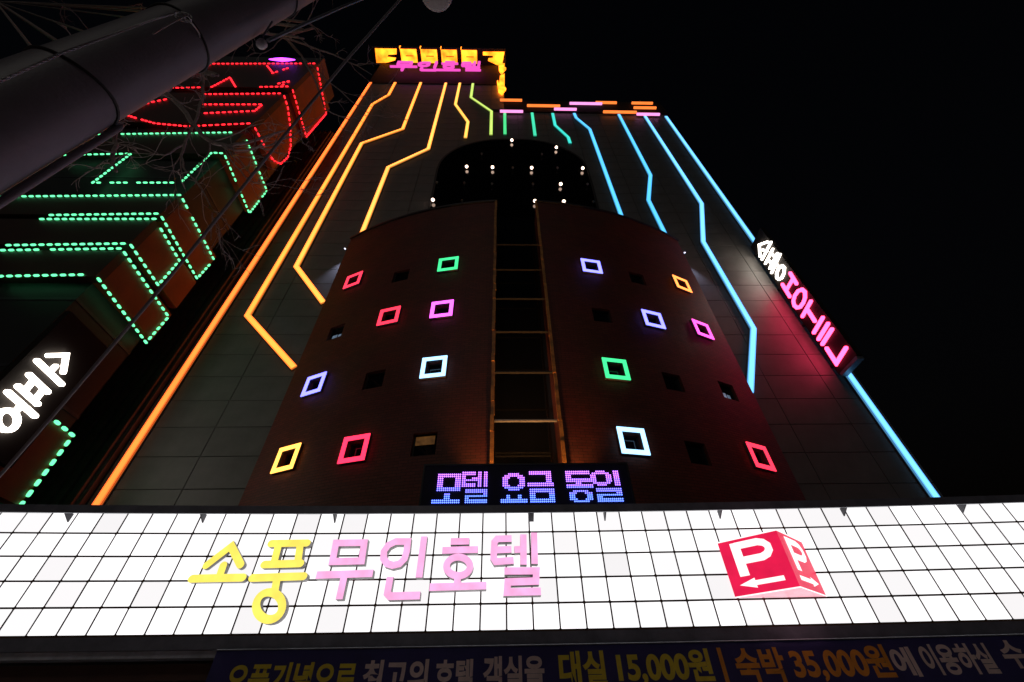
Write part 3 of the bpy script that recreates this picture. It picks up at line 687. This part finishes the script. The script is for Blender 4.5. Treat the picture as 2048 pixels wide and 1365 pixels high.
# ================================================================== ROOFTOP PINK LETTERS
glow('roofpink', (1.0, .09, .62), 1.0)
RP = Plane((0, 14.2, 0), (1,0,0), (0,0,1), (0,-1,0))
rf = [('mu',785,832,'first pink letter of the rooftop name under the orange coffers'),('in',837,873,'second pink letter of the rooftop name, ring and corner stroke'),('ho',876,922,'third pink letter of the rooftop name, on a wide bar'),('tel',923,963,'last pink letter of the rooftop name, near the tower edge')]
for ch, xa, xb, lab in rf:
    u0, v1 = RP.px(xa, 123.5); u1, v0 = RP.px(xb, 142.5); v1 = min(v1, ZS-.4)
    P = GL[ch]; us = [p[0] for st in P for p in st[0]]; vv = [p[1] for st in P for p in st[0]]
    mu_, Mu, mv, Mv = min(us), max(us), min(vv), max(vv)
    t = thing('rooftop_letter', ((u0+u1)/2, 14.3, v0), lab, 'sign letter', 'rooftop name letters')
    neon('letter_body', [([(u0+.2+(a-mu_)/(Mu-mu_)*(u1-u0-.4), v0+.2+(b_-mv)/(Mv-mv)*(v1-v0-.4)) for a, b_ in st], cl) for st, cl in P], .28, 'roofpink', t, RP, -.08, .1)
    MB().box((u0+u1)/2-.04, (u0+u1)/2+.04, 14.29, 14.9, v1-.5, v1-.4).build('bracket', 'blackmetal', t)

# ================================================================== LEFT BUILDING WITH LED BAND LETTERS
XB, YB = -14.5, 9.8
lb = thing('corner_building', (XB-6, YB+2, .13), 'dark corner building left of the motel carrying LED outlined letters', 'building')
MB().box(XB-16, XB-.32, YB+.32, 13.0, .13, 43.5).build('wall', 'blackmetal', lb)
for z in range(4, 42, 3): MB().box(XB-16.02, XB-.30, YB+.30, 13.02, z, z+.12).build('floor_band', 'darkmetal', lb)
# ribbed wall in the gap
rib = thing('ribbed_wall', (-18, 14.8, .13), 'dark ribbed metal wall in the gap between motel and corner building', 'wall')
MB().box(-30, XL-.02, 14.75, 14.95, .13, 40).build('sheet', 'ribmetal', rib)
me = bpy.data.meshes.new('rib'); bbm = MB().box(-.07,.07,-.13,0,0,39.8); me.from_pydata(bbm.v, [], bbm.f); me.materials.append(MATS['ribmetal'])
for k in range(26):
    o = bpy.data.objects.new('rib', me); COL.objects.link(o); o.parent = rib; o.matrix_parent_inverse = rib.matrix_world.inverted(); o.location = (XL-.25-k*.42, 14.748, .2)
glow('dotgreen', (.17, 1.25, .50), 1.5); glow('dotred', (2.6, .035, .06), 1.25)
FPn = Plane((0, YB-.02, 0), (1,0,0), (0,0,1), (0,-1,0))        # front drawing plane
SPn = Plane((XB+.02, 0, 0), (0,1,0), (0,0,1), (1,0,0))         # side drawing plane
def dashes(mb, pl, pts, pitch=.30, ln=.17, wd=.08, miss=.04):
    P = [Vector(p) for p in pts]; seg = [(b_-a).length for a, b_ in zip(P[:-1], P[1:])]; T = sum(seg); d = pitch*.4
    while d < T:
        if random.random() > miss:
            q = d; i = 0
            while i < len(seg)-1 and q > seg[i]: q -= seg[i]; i += 1
            dr = (P[i+1]-P[i]).normalized(); c = P[i]+dr*q; nn = Vector((-dr.y, dr.x))
            cs = [c-dr*ln/2-nn*wd*.3, c-dr*ln*.3-nn*wd/2, c+dr*ln*.3-nn*wd/2, c+dr*ln/2-nn*wd*.3, c+dr*ln/2+nn*wd*.3, c+dr*ln*.3+nn*wd/2, c-dr*ln*.3+nn*wd/2, c-dr*ln/2+nn*wd*.3]
            mb.prism([pl.pt(v.x, v.y, 0) for v in cs], [pl.pt(v.x, v.y, .05) for v in cs])
        d += pitch
def led_letter(label, bands, ropes, dotmat, pitch=.30, ln=.17, wd=.08):
    """bands: L-shaped slabs (z0, z1, front left x); ropes: list of (plane, pixel polyline)"""
    z0 = min(b_[0] for b_ in bands)
    t = thing('led_letter', (XB, YB, z0), label, 'LED sign', 'LED letters on the corner building')
    for za, zb, xl_, yf in bands:
        MB().box(xl_, XB-.002, YB, YB+.31, za, zb).build('front_slab', 'darkbrown', t)
        MB().box(XB-.31, XB, YB+.312, yf, za, zb).build('side_slab', 'orangeface', t)
    mb = MB()
    for pl, pts in ropes: dashes(mb, pl, [pl.px(*p) for p in pts], pitch, ln, wd)
    tag(mb.build('led_dots', dotmat, t), kind='stuff')
def zs_(x, y): return SPn.px(x, y)[1]
F_, S_ = FPn, SPn
led_letter('green LED outlined letter bending round the corner, just under the red ones', [(zs_(447,309), zs_(495,282), -24, 13.15)],
  [(F_, [(195,270),(470,266)]), (S_, [(492,279),(533,382),(498,427),(448,309)]), (F_, [(447,308),(424,306.5),(362,366.7),(186,366.7),(263,308.5),(127,311.5)])], 'dotgreen')
led_letter('upper of three stacked green LED outlined bars on the corner building', [(zs_(320,432), zs_(361,392), -26, 13.15)],
  [(F_, [(0,394.5),(359,391.5)]), (S_, [(363,396),(427,520),(393,557.5),(322,434)]), (F_, [(318.5,428.6),(91,431.7)])], 'dotgreen')
led_letter('middle one of three stacked green LED outlined bars on the corner building', [(zs_(258,489), zs_(310,440), -26, 13.15)],
  [(F_, [(78.5,439.6),(309,439.2)]), (S_, [(311,442),(358,522),(315,570.5),(260,490)]), (F_, [(253,488.5),(9,492)])], 'dotgreen')
led_letter('lowest of three stacked green LED outlined bars on the corner building', [(zs_(191,552), zs_(243,499), -26, 13.15)],
  [(F_, [(0,502),(241,498.5)]), (S_, [(245,502),(336,634),(291,685.5),(193,555)]), (F_, [(187,550.5),(0,554)])], 'dotgreen')
led_letter('partly hidden green LED outlined bar low beside the white sign band', [(zs_(40,1012), zs_(100,838), -20, 13.0)],
  [(S_, [(60,800),(100,835),(144.5,871.5),(37,1015)])], 'dotgreen', .34, .2, .1)
led_letter('red LED outlined letter with a rounded loop hanging on the side wall', [(zs_(510,250), zs_(570,190), -24, 12.6)],
  [(F_, [(405,189.5),(561,188)]), (S_, [(567,190),(575,215),(580,253),(581,293),(575,315),(561,328),(547,322),(532,300),(517,271),(505,249)]), (F_, [(502,248),(415,252),(375,254),(310,248),(268,236),(250,230),(262,219),(300,206),(331,200)]), (F_, [(405,210),(525,210),(510,223),(400,228)])], 'dotred', .34, .20, .10)
led_letter('red LED outlined letter on top of the corner building', [(zs_(583,176), zs_(636,132), -24, 13.15)],
  [(F_, [(415,128.5),(633,128)]), (S_, [(634,134),(652,228),(612,274),(584,178)]), (F_, [(578,174),(520,175)]), (F_, [(422,176),(460,156),(472,176)]), (F_, [(534,132),(546,147),(580,136)]), (F_, [(383,150),(420,130)]), (F_, [(340,177),(400,176)]), (F_, [(545,171),(580,163),(566,171)])], 'dotred', .34, .20, .11)
# white name sign standing off the side wall
XW = -14.25
ws = thing('vertical_name_sign', (XW-.1, 11, 8.3), 'dark upright sign box with two stacked white neon letters on the corner building', 'sign')
WP = Plane((XW, 0, 0), (0,1,0), (0,0,1), (1,0,0))
MB().box(XW-.22, XW-.02, 9.9, 11.85, 7.6, 12.2).build('housing', 'groove', ws)
W = lambda *p: ([WP.px(p_[0]/3.593, 660+p_[1]/3.593) for p_ in p], 0)
neon('letter', [W((340,185),(468,181),(447,305)), W((390,262),(350,303)), W((257,222),(435,392))], .135, 'neonwhite', ws, WP, -.01, .08)
neon('letter', [W((200,322),(335,448)), W((120,405),(262,535)), W((235,360),(165,445)), W((305,425),(240,510)), W((45,447),(242,620)), W((140,545),(105,585)), ([WP.px(a/3.593, 660+b_/3.593) for a, b_ in ellipse(42,650,72,72,24)],1)], .135, 'neonwhite', ws, WP, -.01, .08)
# violet tube lamp on the top red letter
glow('violet', (1.3, .12, 2.8), 2.0)
pv = FPn.px(566, 125.5)
vl = thing('violet_lamp', (pv[0], YB-.1, pv[1]), 'small violet tube lamp on the top edge of the red LED letter', 'lamp')
MB().tube([(pv[0]-1.0, YB-.22, pv[1]),(pv[0]-.55, YB-.22, pv[1]),(pv[0], YB-.22, pv[1]),(pv[0]+.55, YB-.22, pv[1]),(pv[0]+1.0, YB-.22, pv[1])], [.03,.09,.13,.09,.03], 12).build('tube', 'violet', vl, smooth=True)
MB().box(pv[0]-.5, pv[0]+.5, YB-.20, YB-.002, pv[1]+.14, pv[1]+.2).build('bracket', 'darkmetal', vl)

# ================================================================== UTILITY POLE, CABLES, LAMP
PX, PY, PR = -1.80, .62, .157
pole = thing('utility_pole', (PX, PY, 0), 'thick concrete utility pole close to the camera with metal straps', 'utility pole')
MB().tube([(PX,PY,0),(PX,PY,3),(PX,PY,6),(PX,PY,11)], [PR*1.03,PR,PR*.985,PR*.96], 40).build('shaft', 'concrete', pole, smooth=True)
d0 = Vector((PX, PY, 0)).length
for x, y in ((195,256),(388,140),(563,30)):
    z = atY(x, y, .76).z
    MB().tube([(PX+(PR+.004)*math.cos(a), PY+(PR+.004)*math.sin(a), z + .02*math.sin(a*2+x)) for a in [2*math.pi*k/36 for k in range(37)]], .006, 6).build('strap', 'strap', pole)
cdir = Vector((math.sin(R(30)), math.cos(R(30)), 0))
pc = Vector((PX, PY, 0)) + Vector((.52, .85, 0)).normalized()*(PR+.018)
ztop_c = atY(212, 250, pc.y).z
MB().tube([(pc.x,pc.y,0),(pc.x,pc.y,ztop_c-.03),(pc.x,pc.y,ztop_c)], [.014,.014,.008], 14).build('conduit', 'concrete', pole, smooth=True)
# steel rope along the pole, knot
pr_ = [atY(x, y, .455) for x, y in ((-200,245),(0,163),(120,108),(220,72),(300,42),(352,26))]
rope = thing('steel_rope', pr_[0], 'twisted steel rope running up the dark side of the utility pole', 'rope')
m = MB(); pts = []
for a, b_ in zip(pr_[:-1], pr_[1:]):
    for k in range(40): pts.append(a.lerp(b_, k/40))
for ph_ in (0, 2*math.pi/3, 4*math.pi/3):
    m.tube([p + Vector((math.cos(i*.55+ph_), math.sin(i*.55+ph_), 0))*.0026 for i, p in enumerate(pts)], .0028, 5)
m.build('strand', 'steelrope', rope)
m = MB(); kc = atY(366, 34, .455)
for k in range(3):
    ax = Vector((random.uniform(-1,1), random.uniform(-1,1), random.uniform(-.3,1))).normalized(); q = Vector((0,0,1)).rotation_difference(ax)
    m.tube([kc + q @ Vector((.035*math.cos(a), .028*math.sin(a), 0)) for a in [2*math.pi*j/18 for j in range(19)]], .0035, 5)
m.tube([kc, atY(345,45,.45), atY(322,58,.45), atY(306,68,.455)], .004, 5); m.tube([kc, atY(385,48,.49), atY(398,66,.56), atY(402,90,.66)], .004, 5)
m.build('knot', 'steelrope', rope)
# slanting cable
cb = thing('slanting_cable', atY(-60,1021,3.2), 'thin grey cable slanting across the left side in front of the LED letters', 'cable')
cpts = [(-60,1021,3.2),(0,951,3.0),(105,832,2.7),(300,603,2.1),(560,282,1.45),(700,112,1.05),(800,0,.8),(860,-66,.65)]
MB().tube([atY(*p) for p in cpts], .0115, 8).build('cable_core', 'cable', cb)
c2 = thing('overhead_cable', atY(520,95,.75), 'short dark cable leaving the utility pole towards the top of the picture', 'cable')
MB().tube([atY(*p) for p in ((536,82,.72),(600,52,.74),(690,12,.78),(770,-20,.82),(900,-70,.9))], .012, 8).build('cable_core', 'greymetal', c2)
pi_ = atY(524, 88, .78)
ins = thing('insulator', pi_, 'small pale porcelain insulator hanging beside the utility pole', 'insulator')
MB().lathe(pi_, [(.006,-.045),(.026,-.038),(.032,-.02),(.02,-.012),(.030,0),(.032,.012),(.018,.022),(.022,.034),(.008,.045)], 20).build('body', 'porcelain', ins, smooth=True)
MB().tube([pi_+Vector((0,0,.04)), pi_+Vector((-.03,-.02,.12)), Vector((PX+.19, PY+.06, pi_.z+.16))], .006, 6).build('hook', 'darkmetal', ins)
# street lamp head on an arm, unlit, seen from below
lp = atY(872, -14, .95)
sl_ = thing('street_lamp', (lp.x, lp.y, lp.z), 'pale round lamp head cut by the top edge of the picture', 'street lamp')
MB().lathe(lp, [(.17,0),(.205,.02),(.21,.06),(.17,.12),(.08,.17)], 32).build('lamp_head', 'lamppaint', sl_, smooth=True)
MB().tube([(PX+PR*.9,PY+.05,lp.z+.3),(PX+.5,PY+.2,lp.z+.36),(lp.x,lp.y,lp.z+.22),(lp.x,lp.y,lp.z+.16)], .025, 10).build('arm', 'greymetal', sl_)
MB().box(lp.x-.10, lp.x-.02, lp.y-.01, lp.y+.01, lp.z-.008, lp.z-.001).build('vent', 'strap', sl_)

# ================================================================== BARE STREET TREE
tree = thing('street_tree', (-9.2, 3.1, .0), 'bare street tree with thin twigs and a few yellow leaves behind the utility pole', 'tree')
tr = MB()
tr.tube([(-9.2,3.1,-.05),(-9.15,3.1,2.5),(-9.0,3.15,5),(-8.7,3.2,7.5)], [.16,.13,.11,.08], 12); tr.build('trunk', 'bark', tree, smooth=True)
br = MB(); tips = []
def limb(pts, r0, r1, twigs=0):
    P = [atY(*p) if len(p) == 3 else p for p in pts]; n = len(P)
    fine = catmull(P, 4); rad = [r0+(r1-r0)*k/(len(fine)-1) for k in range(len(fine))]
    fine = [p+Vector((random.uniform(-1,1),random.uniform(-1,1),random.uniform(-1,1)))*.02 for p in fine]
    br.tube(fine, rad, 6)
    for k in range(twigs):
        i = random.randrange(2, len(fine)-1); d = (fine[i]-fine[i-1]).normalized()
        twig(fine[i], (d + Vector((random.uniform(-1,1),random.uniform(-.6,.6),random.uniform(-1,.8)))*.9).normalized(), random.uniform(.5,1.3), rad[i]*.55, 2)
def twig(p, d, ln, r, depth):
    pts = [p]; n = 6
    for k in range(n):
        d = (d + Vector((random.uniform(-1,1),random.uniform(-1,1),random.uniform(-1,1)))*.28).normalized(); pts.append(pts[-1]+d*ln/n)
    r = max(r, .005)
    br.tube(pts, [r+(.003-r)*k/n for k in range(n+1)], 5); tips.append((pts[-1], d))
    if depth > 0:
        for k in range(random.choice((1,2,3))):
            q = pts[random.randrange(2, n)]; twig(q, (d+Vector((random.uniform(-1,1),random.uniform(-1,1),random.uniform(-1,1)))*.8).normalized(), ln*random.uniform(.4,.7), r*.6, depth-1)
T0 = Vector((-8.7,3.2,7.5)); T1 = Vector((-9.0,3.15,5.2)); T2 = Vector((-8.8,3.18,6.6))
limb([T1, (225,150,3.2),(330,186,3.3),(382,243,3.35),(412,276,3.4),(445,291,3.4),(500,285,3.45),(570,262,3.6)], .065, .018, 9)
limb([T1, (150,200,3.1),(222,240,3.1),(231,290,3.1),(224,320,3.1),(233,345,3.15)], .055, .02, 5)
limb([T2, (330,120,3.3),(398,140,3.4),(405,190,3.4),(372,285,3.4),(365,325,3.4),(385,355,3.4)], .045, .012, 7)
limb([T0, (480,40,3.2),(560,72,3.3),(640,100,3.5),(700,125,3.7),(745,150,3.9)], .05, .01, 9)
limb([T0, (500,30,3.2),(575,80,3.4),(625,150,3.6),(650,215,3.8),(700,240,4.0)], .045, .01, 9)
limb([T0, (470,60,3.2),(560,75,3.4),(610,120,3.6),(700,200,4.0),(740,230,4.2)], .03, .008, 7)
limb([(412,276,3.4),(470,300,3.45),(540,290,3.5),(620,250,3.7),(660,215,3.8)], .022, .007, 8)
limb([(372,285,3.4),(330,310,3.4),(280,300,3.4),(215,285,3.35)], .018, .006, 6)
limb([(385,355,3.4),(410,390,3.45),(425,430,3.5),(420,480,3.5)], .014, .005, 5)
limb([(445,291,3.4),(470,330,3.45),(500,360,3.5),(560,378,3.55)], .014, .005, 5)
limb([(560,72,3.3),(600,20,3.2),(650,-30,3.2)], .02, .008, 5)
br.build('crown', 'bark', tree)
for (x, y, s) in [(186,282,1.9),(470,313,1.4),(494,336,1.0),(632,288,1.3),(590,322,1.2),(421,418,1.0),(350,360,1.2),(600,285,.9),(175,272,1.3)]:
    p = atY(x, y, 3.45); q = Quaternion((random.uniform(-1,1),random.uniform(-1,1),random.uniform(-1,1),random.uniform(-1,1))).normalized()
    m = MB(); s *= .055
    prof = [(0,-1.2,.0),(.45,-.6,.12),(.6,.1,.2),(.35,.7,.15),(0,1.1,-.1),(-.35,.7,.15),(-.6,.1,.2),(-.45,-.6,.12)]
    vs_ = [p + q @ (Vector(a)*s) for a in prof] + [p]
    m.add(vs_, [(8,i,(i+1)%8) for i in range(8)]); m.add([vs_[0], vs_[0]+Vector((.0,.0,.05)), vs_[0]+Vector((.003,.0,.05))], [(0,1,2)])
    m.build('leaf', 'leaf', tree)
